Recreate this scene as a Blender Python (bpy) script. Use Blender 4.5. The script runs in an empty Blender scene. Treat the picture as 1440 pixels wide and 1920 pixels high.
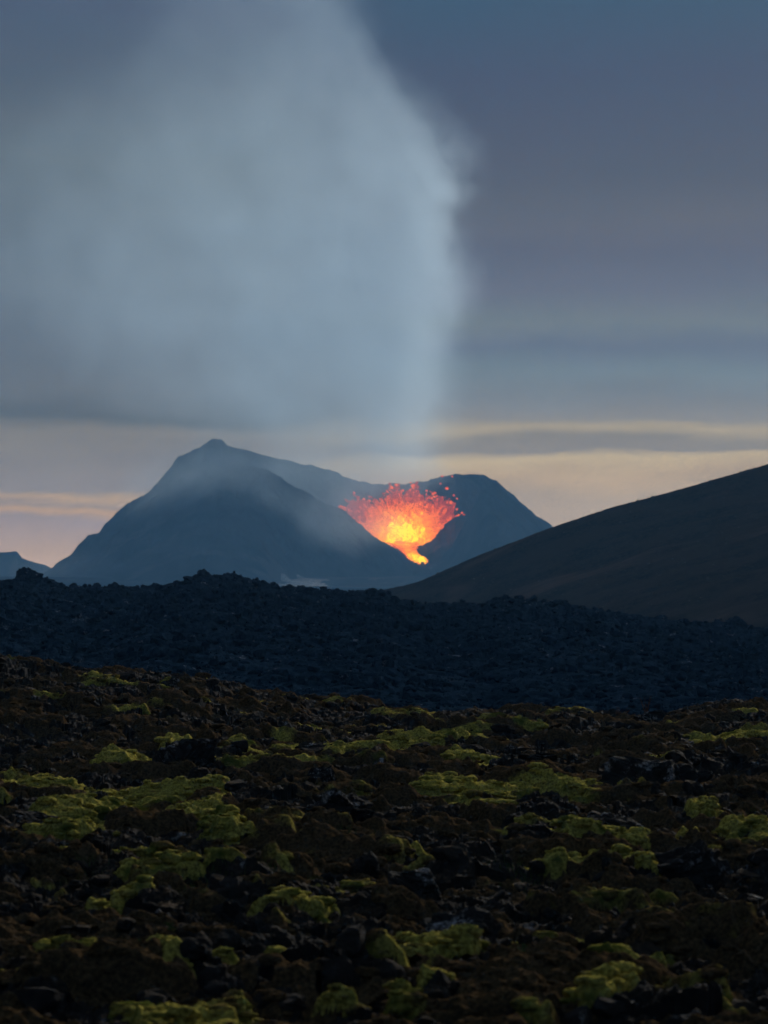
import bpy, math, random
import numpy as np
from math import radians as R

random.seed(7)
rng = np.random.default_rng(11)
C = bpy.context.scene
COL = C.collection

# ------------------------------------------------------------------ camera numbers
F = 4800.0      # focal length in pixels of a 1440 x 1920 frame
EYE = 5.0
HOR = 1090.0    # row of the horizon


def wx(px, d):
    return (px - 720.0) / F * d


def wz(py, d):
    return EYE + (HOR - py) / F * d


# ------------------------------------------------------------------ noise
def _hash(ix, iy, seed):
    h = (ix.astype(np.int64) * 374761393 + iy.astype(np.int64) * 668265263 + seed * 1442695041) & 0xFFFFFFFF
    h = ((h ^ (h >> 13)) * 1274126177) & 0xFFFFFFFF
    h = (h ^ (h >> 16)) & 0xFFFFFFFF
    return h


def _rnd(ix, iy, seed):
    return _hash(ix, iy, seed).astype(np.float64) / 4294967295.0


def perlin(x, y, s=1.0, seed=0):
    x = np.asarray(x, dtype=np.float64) / s
    y = np.asarray(y, dtype=np.float64) / s
    x0 = np.floor(x)
    y0 = np.floor(y)
    fx = x - x0
    fy = y - y0
    ix = x0.astype(np.int64)
    iy = y0.astype(np.int64)

    def g(dx, dy):
        a = _rnd(ix + dx, iy + dy, seed) * 2 * np.pi
        return np.cos(a) * (fx - dx) + np.sin(a) * (fy - dy)
    u = fx * fx * fx * (fx * (fx * 6 - 15) + 10)
    v = fy * fy * fy * (fy * (fy * 6 - 15) + 10)
    a = g(0, 0) * (1 - u) + g(1, 0) * u
    b = g(0, 1) * (1 - u) + g(1, 1) * u
    return (a * (1 - v) + b * v) * 1.5


def fbm(x, y, s, n=4, seed=0, gain=0.5):
    r = 0
    a = 1.0
    for k in range(n):
        r = r + a * perlin(x + 17.3 * k, y - 9.1 * k, s / 2 ** k, seed + k)
        a *= gain
    return r


def ridged(x, y, s, n=4, seed=0):
    r = 0
    a = 1.0
    for k in range(n):
        r = r + a * (1 - np.abs(perlin(x + 7.7 * k, y + 3.1 * k, s / 2 ** k, seed + k)) * 2)
        a *= 0.5
    return r / 2


def worley(x, y, s, seed=0):
    """random flat-topped cells: distance to the nearest centre, height and tilt of that cell"""
    x = np.asarray(x, dtype=np.float64) / s
    y = np.asarray(y, dtype=np.float64) / s
    ix = np.floor(x).astype(np.int64)
    iy = np.floor(y).astype(np.int64)
    best = np.full(x.shape, 9.0)
    val = np.zeros(x.shape)
    for dx in (-1, 0, 1):
        for dy in (-1, 0, 1):
            cx = ix + dx
            cy = iy + dy
            px = cx + _rnd(cx, cy, seed)
            py = cy + _rnd(cx, cy, seed + 50)
            ex = x - px
            ey = y - py
            d = ex * ex + ey * ey
            t1 = _rnd(cx, cy, seed + 90) - .5
            t2 = _rnd(cx, cy, seed + 130) - .5
            v = _rnd(cx, cy, seed + 70) + 1.1 * (t1 * ex + t2 * ey)
            m = d < best
            best = np.where(m, d, best)
            val = np.where(m, v, val)
    return np.sqrt(best), val


def sstep(a, b, x):
    t = np.clip((x - a) / (b - a), 0, 1)
    return t * t * (3 - 2 * t)


# ------------------------------------------------------------------ mesh helpers
def mesh_np(name, V, Fc, mat, smooth=True, attrs=None, parent=None, loc=None):
    V = np.asarray(V, dtype=np.float32)
    Fc = np.asarray(Fc, dtype=np.int32)
    k = Fc.shape[1]
    me = bpy.data.meshes.new(name)
    me.vertices.add(len(V))
    me.vertices.foreach_set('co', V.ravel())
    me.loops.add(Fc.size)
    me.loops.foreach_set('vertex_index', Fc.ravel())
    me.polygons.add(len(Fc))
    me.polygons.foreach_set('loop_start', np.arange(0, Fc.size, k, dtype=np.int32))
    me.polygons.foreach_set('loop_total', np.full(len(Fc), k, dtype=np.int32))
    me.polygons.foreach_set('use_smooth', np.full(len(Fc), smooth, dtype=bool))
    me.update(calc_edges=True)
    for an, av in (attrs or {}).items():
        at = me.attributes.new(an, 'FLOAT', 'POINT')
        at.data.foreach_set('value', np.asarray(av, dtype=np.float32))
    me.materials.append(mat)
    o = bpy.data.objects.new(name, me)
    COL.objects.link(o)
    if parent is not None:
        o.parent = parent
    if loc is not None:
        o.location = loc
    return o


def grid_faces(nr, nc):
    i = np.arange((nr - 1) * (nc - 1))
    r = i // (nc - 1)
    c = i % (nc - 1)
    a = r * nc + c
    return np.stack([a, a + 1, a + nc + 1, a + nc], 1)


def tag(o, label=None, cat=None, group=None, kind=None):
    if label:
        o['label'] = label
    if cat:
        o['category'] = cat
    if group:
        o['group'] = group
    if kind:
        o['kind'] = kind
    return o


def empty(name, loc):
    o = bpy.data.objects.new(name, None)
    o.empty_display_size = 0.2
    COL.objects.link(o)
    o.location = loc
    return o


# icosphere data
def icosphere(sub):
    t = (1 + 5 ** .5) / 2
    v = [(-1, t, 0), (1, t, 0), (-1, -t, 0), (1, -t, 0), (0, -1, t), (0, 1, t), (0, -1, -t), (0, 1, -t),
         (t, 0, -1), (t, 0, 1), (-t, 0, -1), (-t, 0, 1)]
    f = [(0, 11, 5), (0, 5, 1), (0, 1, 7), (0, 7, 10), (0, 10, 11), (1, 5, 9), (5, 11, 4), (11, 10, 2), (10, 7, 6),
         (7, 1, 8), (3, 9, 4), (3, 4, 2), (3, 2, 6), (3, 6, 8), (3, 8, 9), (4, 9, 5), (2, 4, 11), (6, 2, 10),
         (8, 6, 7), (9, 8, 1)]
    v = [np.array(p) / np.linalg.norm(p) for p in v]
    for _ in range(sub):
        cache = {}
        nf = []

        def mid(a, b):
            k = (min(a, b), max(a, b))
            if k not in cache:
                m = v[a] + v[b]
                v.append(m / np.linalg.norm(m))
                cache[k] = len(v) - 1
            return cache[k]
        for a, b, c in f:
            ab, bc, ca = mid(a, b), mid(b, c), mid(c, a)
            nf += [(a, ab, ca), (b, bc, ab), (c, ca, bc), (ab, bc, ca)]
        f = nf
    return np.array(v), np.array(f)


ICO = {k: icosphere(k) for k in (0, 1, 2, 3, 4)}


def noise3(P, s, seed):
    return (perlin(P[:, 0] + P[:, 2] * .7, P[:, 1] - P[:, 2] * .4, s, seed)
            + perlin(P[:, 1] + 5, P[:, 2] + 3 + P[:, 0] * .5, s, seed + 5)) * .6


def rock_shape(sub, seed, rough=.35, cuts=9):
    r = np.random.default_rng(seed)
    V, Fc = ICO[sub]
    P = V.copy()
    P = P * (1 + rough * noise3(V * 1.0 + seed * 3.1, .9, seed)[:, None])
    for _ in range(cuts):                        # broken faces
        n = r.normal(size=3)
        n /= np.linalg.norm(n)
        d = r.uniform(.45, .8)
        s = P @ n - d
        P = P - np.where(s > 0, s * .92, 0)[:, None] * n
    P = P * (1 + .22 * rough * 2 * noise3(V * 1.0 + seed, .35, seed + 9)[:, None])
    if sub >= 3:
        P = P * (1 + .13 * noise3(V + seed, .14, seed + 19)[:, None])
    return P, Fc


ROCKS1 = [rock_shape(1, 100 + k) for k in range(10)]
ROCKS2 = [rock_shape(2, 200 + k) for k in range(14)]


def rotm(rz, rx, ry):
    cz, sz, cx, sx, cy, sy = math.cos(rz), math.sin(rz), math.cos(rx), math.sin(rx), math.cos(ry), math.sin(ry)
    return (np.array([[cz, -sz, 0], [sz, cz, 0], [0, 0, 1]]) @ np.array([[1, 0, 0], [0, cx, -sx], [0, sx, cx]])
            @ np.array([[cy, 0, sy], [0, 1, 0], [-sy, 0, cy]]))


def scatter(shapes, pts, sizes, squash=(.55, .9)):
    VV, FF = [], []
    n = 0
    for (p, s) in zip(pts, sizes):
        V, Fc = shapes[rng.integers(len(shapes))]
        M = rotm(*rng.uniform(-3.1, 3.1, 3))
        q = V @ M.T * s * np.array([rng.uniform(.8, 1.35), rng.uniform(.8, 1.2), rng.uniform(*squash)])
        VV.append(q + p)
        FF.append(Fc + n)
        n += len(V)
    return np.concatenate(VV), np.concatenate(FF)


# ------------------------------------------------------------------ materials
def newmat(name):
    m = bpy.data.materials.new(name)
    m.use_nodes = True
    nt = m.node_tree
    return m, nt, nt.nodes['Principled BSDF'], nt.nodes['Material Output']


def N(nt, t, **kw):
    n = nt.nodes.new(t)
    for k, v in kw.items():
        if k.startswith('i_'):
            key = k[2:]
            n.inputs[int(key) if key.isdigit() else key.replace('_', ' ')].default_value = v
        else:
            setattr(n, k, v)
    return n


def L(nt, a, b):
    nt.links.new(a, b)


def ramp(nt, fac, stops, interp='LINEAR'):
    n = nt.nodes.new('ShaderNodeValToRGB')
    n.color_ramp.interpolation = interp
    e = n.color_ramp.elements
    while len(e) < len(stops):
        e.new(.5)
    for k, (p, c) in enumerate(stops):
        e[k].position = p
    for k, (p, c) in enumerate(stops):
        e[k].color = (c[0], c[1], c[2], 1) if not isinstance(c, (int, float)) else (c, c, c, 1)
    if fac is not None:
        L(nt, fac, n.inputs[0])
    return n.outputs[0]


def noise(nt, vec, scale, detail=5, rough=.55, dist=0, out=0):
    n = N(nt, 'ShaderNodeTexNoise')
    n.inputs['Scale'].default_value = scale
    n.inputs['Detail'].default_value = detail
    n.inputs['Roughness'].default_value = rough
    n.inputs['Distortion'].default_value = dist
    if vec is not None:
        L(nt, vec, n.inputs['Vector'])
    return n.outputs[out]


def mixc(nt, f, a, b, mode='MIX'):
    n = N(nt, 'ShaderNodeMix', data_type='RGBA', blend_type=mode)
    for s, v in ((n.inputs[0], f), (n.inputs[6], a), (n.inputs[7], b)):
        if hasattr(v, 'is_linked') or hasattr(v, 'links'):
            L(nt, v, s)
        elif isinstance(v, (int, float)):
            s.default_value = v
        else:
            s.default_value = (v[0], v[1], v[2], 1)
    return n.outputs[2]


def mth(nt, op, a, b=None, c=None, clamp=False):
    n = N(nt, 'ShaderNodeMath', operation=op)
    n.use_clamp = clamp
    for k, v in enumerate((a, b, c)):
        if v is None:
            continue
        if hasattr(v, 'links'):
            L(nt, v, n.inputs[k])
        else:
            n.inputs[k].default_value = v
    return n.outputs[0]


def mrange(nt, v, a, b, c=0., d=1., smooth=True):
    n = N(nt, 'ShaderNodeMapRange')
    n.interpolation_type = 'SMOOTHSTEP' if smooth else 'LINEAR'
    if hasattr(v, 'links'):
        L(nt, v, n.inputs[0])
    for k, x in zip((1, 2, 3, 4), (a, b, c, d)):
        if hasattr(x, 'links'):
            L(nt, x, n.inputs[k])
        else:
            n.inputs[k].default_value = x
    return n.outputs[0]


def bump(nt, h, strength, dist, bsdf):
    n = N(nt, 'ShaderNodeBump')
    n.inputs['Strength'].default_value = strength
    n.inputs['Distance'].default_value = dist
    L(nt, h, n.inputs['Height'])
    L(nt, n.outputs[0], bsdf.inputs['Normal'])


def coords(nt):
    return N(nt, 'ShaderNodeNewGeometry').outputs['Position']


def mat_rock(name, dark, mid, lichen, s=1.0, lich=.68, dry=None, dryamt=.5, bs=.05, spec=.05):
    m, nt, b, out = newmat(name)
    P = coords(nt)
    n1 = noise(nt, P, 3.0 * s, 7, .65)
    base = ramp(nt, n1, [(.3, dark), (.7, mid)])
    if dry:
        nz = N(nt, 'ShaderNodeSeparateXYZ')
        L(nt, N(nt, 'ShaderNodeNewGeometry').outputs['Normal'], nz.inputs[0])
        up = mrange(nt, nz.outputs[2], .55, .95)
        n3 = mrange(nt, noise(nt, P, .55 * s, 5, .6), .5 - .1 * dryamt, .62)
        n3b = mrange(nt, noise(nt, P, 6 * s, 4, .6), .35, .6)
        f = mth(nt, 'MULTIPLY', mth(nt, 'MULTIPLY', up, n3), n3b)
        base = mixc(nt, f, base, dry)
    n2 = mrange(nt, noise(nt, P, 1.1 * s, 6, .7, .4), lich, lich + .08)
    n2b = mrange(nt, noise(nt, P, 9 * s, 5, .7), .42, .6)
    base = mixc(nt, mth(nt, 'MULTIPLY', n2, n2b), base, lichen)
    L(nt, base, b.inputs['Base Color'])
    b.inputs['Roughness'].default_value = .9
    b.inputs['Specular IOR Level'].default_value = spec
    bump(nt, noise(nt, P, 14 * s, 6, .7), .8, bs, b)
    return m


M_rock = mat_rock('lava_rock', (.0045, .0040, .0038), (.036, .029, .025), (.34, .32, .31), 1.0, .60,
                  dry=(.070, .040, .017), dryamt=.8)
M_boulder = mat_rock('weathered_lava', (.007, .0062, .006), (.030, .026, .024), (.32, .31, .31), 1.6, .53)
M_flow = mat_rock('fresh_lava_haze_tint', (.0015, .009, .021), (.020, .046, .080), (.20, .23, .27), .45, .60, bs=.12, spec=0)  # black lava with the blue of the haze painted into its base colours
M_far = mat_rock('cone_lava', (.010, .011, .014), (.032, .032, .036), (.05, .045, .045), .012, .62, bs=2.0)


def mat_moss():
    m, nt, b, out = newmat('moss')
    P = coords(nt)
    a = N(nt, 'ShaderNodeAttribute', attribute_name='green').outputs['Fac']
    n1 = noise(nt, P, 2.2, 6, .6)
    n2 = noise(nt, P, 17., 5, .65)
    g = mixc(nt, mrange(nt, n2, .3, .7), (.10, .082, .014), (.64, .53, .11))
    deep = mixc(nt, mrange(nt, n1, .42, .62), g, (.09, .105, .018))
    g = mixc(nt, mrange(nt, noise(nt, P, .8, 3), .46, .58), g, deep)
    br = mixc(nt, mrange(nt, n2, .3, .7), (.016, .011, .007), (.135, .085, .040))
    f = mrange(nt, mth(nt, 'ADD', a, mth(nt, 'MULTIPLY', mth(nt, 'SUBTRACT', n1, .5), 1.1)), .30, .66)
    L(nt, mixc(nt, f, br, g), b.inputs['Base Color'])
    b.inputs['Roughness'].default_value = 1
    b.inputs['Specular IOR Level'].default_value = 0
    h = mth(nt, 'ADD', noise(nt, P, 38., 4, .7), mth(nt, 'MULTIPLY', noise(nt, P, 11., 4, .6), 1.4))
    bump(nt, h, .9, .04, b)
    return m


M_moss = mat_moss()


def mat_plain(name, c1, c2, s, rough=.9):
    m, nt, b, out = newmat(name)
    P = coords(nt)
    L(nt, ramp(nt, noise(nt, P, s, 5, .6), [(.35, c1), (.65, c2)]), b.inputs['Base Color'])
    b.inputs['Roughness'].default_value = rough
    b.inputs['Specular IOR Level'].default_value = .2
    return m


# ------------------------------------------------------------------ foreground field
# (px, py, rx, ry, greenness) of the moss cushions as they lie on the ground
PATCH = [
    (60, 1485, 95, 20, 1), (165, 1525, 120, 24, 1), (300, 1492, 115, 20, 1), (380, 1520, 80, 20, 1),
    (255, 1560, 130, 20, 1), (130, 1568, 80, 12, .9), (420, 1560, 60, 16, .9), (235, 1432, 55, 9, .9),
    (200, 1600, 150, 14, .7), (70, 1252, 40, 5, .8), (150, 1279, 50, 5, 1), (215, 1284, 50, 7, 1),
    (285, 1276, 25, 4, 1), (330, 1345, 35, 7, .8), (585, 1410, 60, 9, .9), (700, 1398, 110, 6, .8),
    (800, 1395, 80, 8, 1), (900, 1395, 42, 10, 1), (850, 1467, 65, 18, 1), (880, 1432, 50, 10, .95),
    (930, 1470, 50, 12, 1), (990, 1462, 50, 13, 1), (1070, 1476, 38, 14, 1), (930, 1525, 45, 9, 1),
    (1400, 1384, 80, 14, .95), (1335, 1388, 40, 6, .9), (980, 1562, 60, 7, .8), (1080, 1562, 45, 7, .9),
    (1200, 1562, 80, 8, .9), (1390, 1562, 70, 8, .85), (1120, 1592, 90, 8, .9), (1150, 1618, 50, 10, 1),
    (1225, 1630, 45, 9, .95), (1050, 1626, 60, 9, .85), (1400, 1596, 60, 9, .9), (1320, 1540, 45, 6, .8),
    (215, 1700, 50, 15, .85), (600, 1700, 55, 8, 1), (520, 1702, 60, 6, .8), (340, 1778, 95, 13, .9),
    (165, 1790, 65, 10, .85), (290, 1812, 60, 10, .85), (20, 1832, 45, 9, .9), (560, 1785, 40, 9, .85),
    (700, 1815, 70, 9, .6), (830, 1790, 65, 12, .8), (760, 1775, 30, 6, .9), (1030, 1788, 70, 16, .8),
    (1130, 1808, 65, 12, .85), (1210, 1812, 55, 10, .85), (60, 1885, 80, 10, .5), (285, 1893, 70, 12, .7),
    (350, 1914, 80, 10, .7), (800, 1868, 70, 9, .75), (1170, 1858, 40, 8, .7), (1130, 1882, 90, 10, .7),
    (640, 1895, 80, 10, .5), (1330, 1780, 90, 10, .4), (1000, 1905, 90, 10, .5), (1350, 1880, 80, 10, .5),
    (520, 1570, 60, 8, .4), (560, 1552, 60, 9, .2), (650, 1480, 60, 8, .4), (450, 1400, 60, 6, .6),
    (1250, 1470, 60, 6, .3), (20, 1400, 60, 6, .4), (120, 1360, 60, 5, .4), (760, 1345, 60, 4, .5),
    (1050, 1345, 50, 4, .4), (880, 1640, 80, 10, .4), (740, 1600, 60, 8, .4), (450, 1640, 80, 9, .5),
    (300, 1640, 70, 9, .6), (680, 1660, 80, 8, .5), (60, 1660, 90, 10, .4), (1300, 1690, 90, 10, .35),
    (1100, 1700, 90, 10, .4), (430, 1860, 60, 8, .4),
]


def base_fg(x, y):
    """broad shape of the mossy old lava in the foreground"""
    z = .22 * perlin(x, y, 14., 3) + .18 * perlin(x, y, 6., 4)
    px = 720 + x / np.maximum(y, 1) * F
    # rise at the far left, low step at the far right
    z = z + 1.65 * sstep(700, 90, px) * sstep(66, 98, y)
    z = z - .35 * sstep(70, 100, y) * sstep(600, 900, px) + .25 * sstep(1200, 1440, px) * sstep(60, 98, y)
    edge = 104 + 3 * perlin(x, y, 9., 8)
    z = z - 3.8 * sstep(edge, edge + 22, y)
    return z


PW = []
for (px, py, rx, ry, g) in PATCH:
    zz = 0.
    for _ in range(6):
        d = (EYE - zz) * F / (py - HOR)
        zz = float(base_fg(np.array([wx(px, d)]), np.array([d]))[0])
    rd = max(.35, min(ry * d * d / (EYE * F) * .8, 3.2))
    PW.append((wx(px, d), d, rx / F * d, rd, g))


def moss_fields(x, y):
    M = np.zeros(x.shape)
    G = np.zeros(x.shape)
    wxn = .7 * fbm(x, y, 1.6, 4, 41)
    wyn = 1.1 * fbm(x + 40, y, 1.8, 4, 43)
    for (cx, cy, rx, ry, g) in PW:
        sel = (np.abs(x - cx) < rx * 1.9 + .6) & (np.abs(y - cy) < ry * 1.9 + 1.2)
        q = ((x[sel] + wxn[sel] * .8 - cx) / rx) ** 2 + ((y[sel] + wyn[sel] - cy) / ry) ** 2
        v = 1.25 - q
        Mo = M[sel]
        Go = G[sel]
        G[sel] = np.where(v > Mo, g, Go)
        M[sel] = np.maximum(Mo, v)
    r = (fbm(x * .55, y, 1.7, 4, 61) - .14) * 2.2
    r = np.where(y > 90, r - .25, r)
    G = np.where(r > M, -.12 + .74 * sstep(.0, .7, perlin(x * .6, y, 4., 71) + .6 * perlin(x * .5, y, .9, 72)), G)
    M = np.maximum(M, r)
    M = M + .4 * fbm(x, y, .6, 2, 63)
    G = G + .35 * perlin(x, y, 1.3, 65)
    return M, G


def hummock(x, y):
    wxx = x + .35 * perlin(x, y, 1.1, 23)
    wyy = y + .5 * perlin(x, y, 1.3, 24)
    h = .38 * perlin(wxx * .7, wyy, 3.1, 21) + .36 * (ridged(wxx * .55, wyy * .9, 2.0, 3, 26) - .6)
    return h


def H_fg(x, y, M=None):
    if M is None:
        M, _ = moss_fields(x, y)
    z = base_fg(x, y) + hummock(x, y)
    w1, v1 = worley(x + .25 * perlin(x, y, .5, 31), y + .25 * perlin(x, y, .5, 32), .95, 5)
    w2, v2 = worley(x + .1 * perlin(x, y, .2, 33), y, .38, 9)
    rockm = sstep(-.35, .45, perlin(x, y, 4.3, 35) + .2)
    z = z + rockm * (.42 * (v1 - .5) - .10 * w1) + .16 * (v2 - .5) - .05 * w2
    z = z + .05 * fbm(x, y, .22, 3, 37, .6) + .13 * (ridged(x + .1 * perlin(x, y, .3, 39), y, .55, 3, 38) - .6) * sstep(-.4, .3, perlin(x, y, 2.4, 40))
    return z - .10 * sstep(.0, .7, M)


def H_moss(x, y, M):
    z = base_fg(x, y) + hummock(x, y) * 1.15
    cush = .24 * ridged(x * .6 + .3 * perlin(x, y, .6, 81), y * .9, 1.2, 2, 83) + .07 * (1 - np.abs(perlin(x, y, .42, 85)) * 2)
    z = z + cush - .22 + .32 * sstep(-.05, .9, M)
    z = z + .05 * (ridged(x * .5 + .15 * perlin(x, y, .4, 89), y, .33, 3, 88) - .6)
    z = z + .022 * fbm(x, y, .16, 3, 87, .7)
    return z


NR, NC = 1800, 1150
dd = 21 * np.exp(np.linspace(0, math.log(136 / 21.), NR))
uu = np.linspace(-.225, .225, NC)
Y = np.repeat(dd[:, None], NC, 1)
X = Y * uu[None, :]
xf, yf = X.ravel(), Y.ravel()
Mf, Gf = moss_fields(xf, yf)
zf = H_fg(xf, yf, Mf)
faces = grid_faces(NR, NC)
o = mesh_np('rocky_ground', np.stack([xf, yf, zf], 1), faces, M_rock, smooth=False)
tag(o, kind='structure')

zm = H_moss(xf, yf, Mf)
keepv = Mf > -.08
kf = keepv[faces].all(1)
mf = faces[kf]
used = np.unique(mf)
remap = np.zeros(len(xf), dtype=np.int64)
remap[used] = np.arange(len(used))
o = mesh_np('moss', np.stack([xf, yf, zm], 1)[used], remap[mf], M_moss, True, {'green': Gf[used]})
tag(o, 'yellow green and brown moss cushions spread over the dark foreground lava', 'moss', kind='stuff')


# lumps that round the cushions and break up their rims
n = 60000
d_ = 24 * np.exp(rng.uniform(0, math.log(112 / 24.), n))
x_ = d_ * rng.uniform(-.2, .2, n)
Mm, Gg = moss_fields(x_, d_)
ok = (Mm > -.22) & (rng.random(n) < np.where(Gg > .5, .40, .05))
x_, d_, Mm, Gg = x_[ok], d_[ok], Mm[ok], Gg[ok]
zs = np.where(Mm > -.05, H_moss(x_, d_, Mm), H_fg(x_, d_, Mm))
s_ = (.035 + .11 * rng.random(len(x_)) ** 2) * (.7 + d_ / 110.)
LU = [(V * (1 + .5 * noise3(V + k, .6, k)[:, None]), Fq) for k, (V, Fq) in enumerate([ICO[2]] * 6)]
VV, FF, GG = [], [], []
nn = 0
for k in range(len(x_)):
    V, Fc = LU[k % 6]
    a = rng.uniform(0, 6.28)
    ca, sa = math.cos(a), math.sin(a)
    q = np.stack([V[:, 0] * ca - V[:, 1] * sa, V[:, 0] * sa + V[:, 1] * ca, V[:, 2] * rng.uniform(.4, .75)], 1) * s_[k]
    q[:, 0] *= 1.35
    VV.append(q + (x_[k], d_[k], zs[k]))
    FF.append(Fc + nn)
    GG.append(np.full(len(V), Gg[k] - .12))
    nn += len(V)
o = mesh_np('moss_tufts', np.concatenate(VV), np.concatenate(FF), M_moss, True, {'green': np.concatenate(GG)})
tag(o, 'small rounded moss tufts on and around the cushions', 'moss', kind='stuff')


def hfg1(x, y):
    return float(H_fg(np.array([x]), np.array([y]))[0])


# loose clinkers lying on the old lava
n = 2300
d_ = 24 * np.exp(rng.uniform(0, math.log(114 / 24.), n))
u_ = rng.uniform(-.2, .2, n)
x_ = d_ * u_
Mm, _g = moss_fields(x_, d_)
cl = perlin(x_, d_, 4.3, 35)
ok = (Mm < .15) & (cl > -.25)
x_, d_ = x_[ok], d_[ok]
s_ = .05 + .22 * rng.random(len(x_)) ** 3 + .0008 * d_
z_ = H_fg(x_, d_) + s_ * .15
V_, F_ = scatter(ROCKS2, np.stack([x_, d_, z_], 1), s_)
o = mesh_np('loose_lava_rubble', V_, F_, M_rock, smooth=False)
tag(o, 'broken dark lava clinkers strewn between the moss cushions', 'rubble', kind='stuff')

# boulders one can point to: px, py (foot), half width in px, squash, label
BOULD = [
    (520, 1530, 42, .8, 'pale lichen crusted lava boulder right of the large left moss bank'),
    (385, 1585, 30, .6, 'grey splotched low rock at the lower right corner of the large left moss bank'),
    (485, 1580, 32, .6, 'flat pale flecked rock below the lichen crusted boulder'),
    (280, 1462, 34, .9, 'upright black lava block just above the large left moss bank'),
    (340, 1440, 60, .6, 'broad dark broken lava outcrop above the right end of the large left moss bank'),
    (640, 1530, 62, .8, 'wide dark grey lava outcrop in the centre of the foreground'),
    (605, 1462, 30, .9, 'pointed dark rock above the wide central outcrop'),
    (780, 1665, 46, 1.0, 'tall dark pitted boulder with a grey top below the centre of the picture'),
    (750, 1720, 18, 1.3, 'small upright pale stone beside the tall dark pitted boulder'),
    (870, 1745, 70, .6, 'large black rounded rock above the lower moss mounds'),
    (1295, 1625, 62, .8, 'large dark boulder with a pale speckled crown at the right, between moss strips'),
    (1240, 1470, 90, .6, 'massive dark lava outcrop on the right under the moss covered crest'),
    (1292, 1436, 16, .9, 'small nearly white stone on the massive right hand outcrop'),
    (1150, 1385, 42, .6, 'angular slab on the right half near the far edge of the old lava'),
    (1230, 1350, 44, .8, 'jagged black rock breaking the skyline of the old lava at right'),
    (1100, 1440, 40, .6, 'lichen speckled rock right of the round moss cushion'),
    (1010, 1425, 36, .5, 'pale grey flat stones above the middle moss cushions'),
    (960, 1408, 14, .8, 'light grey pebble-like stone at the right end of the upper moss strip'),
    (1062, 1333, 16, .8, 'small grey stone on the far edge left of the red brown shrubs'),
    (246, 1278, 16, 1.0, 'round black stone on the left crest beside the far moss strip'),
    (325, 1280, 20, .8, 'grey pointed stone on the left crest right of the round black stone'),
    (565, 1308, 12, .5, 'thin pale slab on the slope of the left crest'),
    (500, 1358, 14, .8, 'small dark boulder halfway between the left crest and the centre'),
    (1140, 1545, 60, .5, 'low black ledge capped with thin moss right of the middle cushions'),
    (590, 1400, 40, .7, 'black cracked block behind the upper central moss cushion'),
    (60, 1530, 50, .6, 'black hollowed rock at the left edge inside the large moss bank'),
]
BSH = [rock_shape(4, 400 + k, .5, 12) for k in range(9)]
bg = 'boulders in the mossy foreground'
for k, (px, py, r, sq, lab) in enumerate(BOULD):
    zz = 0.
    for _ in range(8):
        d = (EYE - zz) * F / (py - HOR)
        zz = float(base_fg(np.array([wx(px, d)]), np.array([d]))[0]) + .05
    d = min(d, 103)
    x = wx(px, d)
    zz = hfg1(x, d)
    s = r / F * d * 1.15
    V, Fc = BSH[k % len(BSH)]
    M = rotm(rng.uniform(-3, 3), rng.uniform(-.5, .5), rng.uniform(-.5, .5))
    q = V @ M.T * s * np.array([1, 1, sq])
    o = mesh_np('lava_boulder', q, Fc, M_boulder, smooth=False, loc=(x, d, zz + s * sq * .25))
    tag(o, lab, 'boulder', bg)

# ------------------------------------------------------------------ young lava flow
CR = [(-700, 1110), (-300, 1092), (0, 1094), (25, 1090), (50, 1081), (80, 1086), (100, 1100), (130, 1105), (200, 1104), (270, 1105), (330, 1096),
      (365, 1084), (385, 1078), (410, 1082), (440, 1082), (480, 1095), (530, 1104), (600, 1107), (640, 1109), (690, 1112),
      (715, 1109), (745, 1126), (800, 1135), (880, 1136), (930, 1126), (970, 1128), (1010, 1131), (1060, 1133),
      (1100, 1140), (1160, 1153), (1230, 1160), (1300, 1174), (1370, 1172), (1440, 1182), (1700, 1190), (2200, 1200)]
DC = 400.
crx = np.array([wx(p[0], DC) for p in CR])
crz = np.array([wz(p[1], DC) for p in CR])


def H_flow(x, y):
    xc = x * (DC / np.maximum(y, 1)) * .6 + x * .4
    c = np.interp(xc, crx, crz) - .25
    t = np.clip((y - 122) / (DC - 122), 0, 1)
    z = -3.2 + (c + 3.2) * (t ** .85)
    z = z - 5.5 * sstep(DC + 5, DC + 150, y)
    amp = .45 + .55 * sstep(130, 330, y)
    r = 1.3 * perlin(x, y, 17., 101) * sstep(120, 200, y) * (1 - .5 * sstep(330, 400, y)) + .75 * perlin(x, y, 6., 102)
    w, v = worley(x + .6 * perlin(x, y, 1.5, 103), y + .6 * perlin(x, y, 1.5, 104), 2.6, 105)
    w2, v2 = worley(x, y, 1.1, 109)
    w3, v3 = worley(x + .8 * perlin(x, y, 3., 113), y, 6.5, 115)
    r = r + .9 * (v3 - .5) - .3 * w3
    r = r + .75 * (v - .5) - .2 * w + .42 * (v2 - .5) - .1 * w2 + .16 * fbm(x, y, .7, 3, 111)
    return z + amp * r * .85


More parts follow.
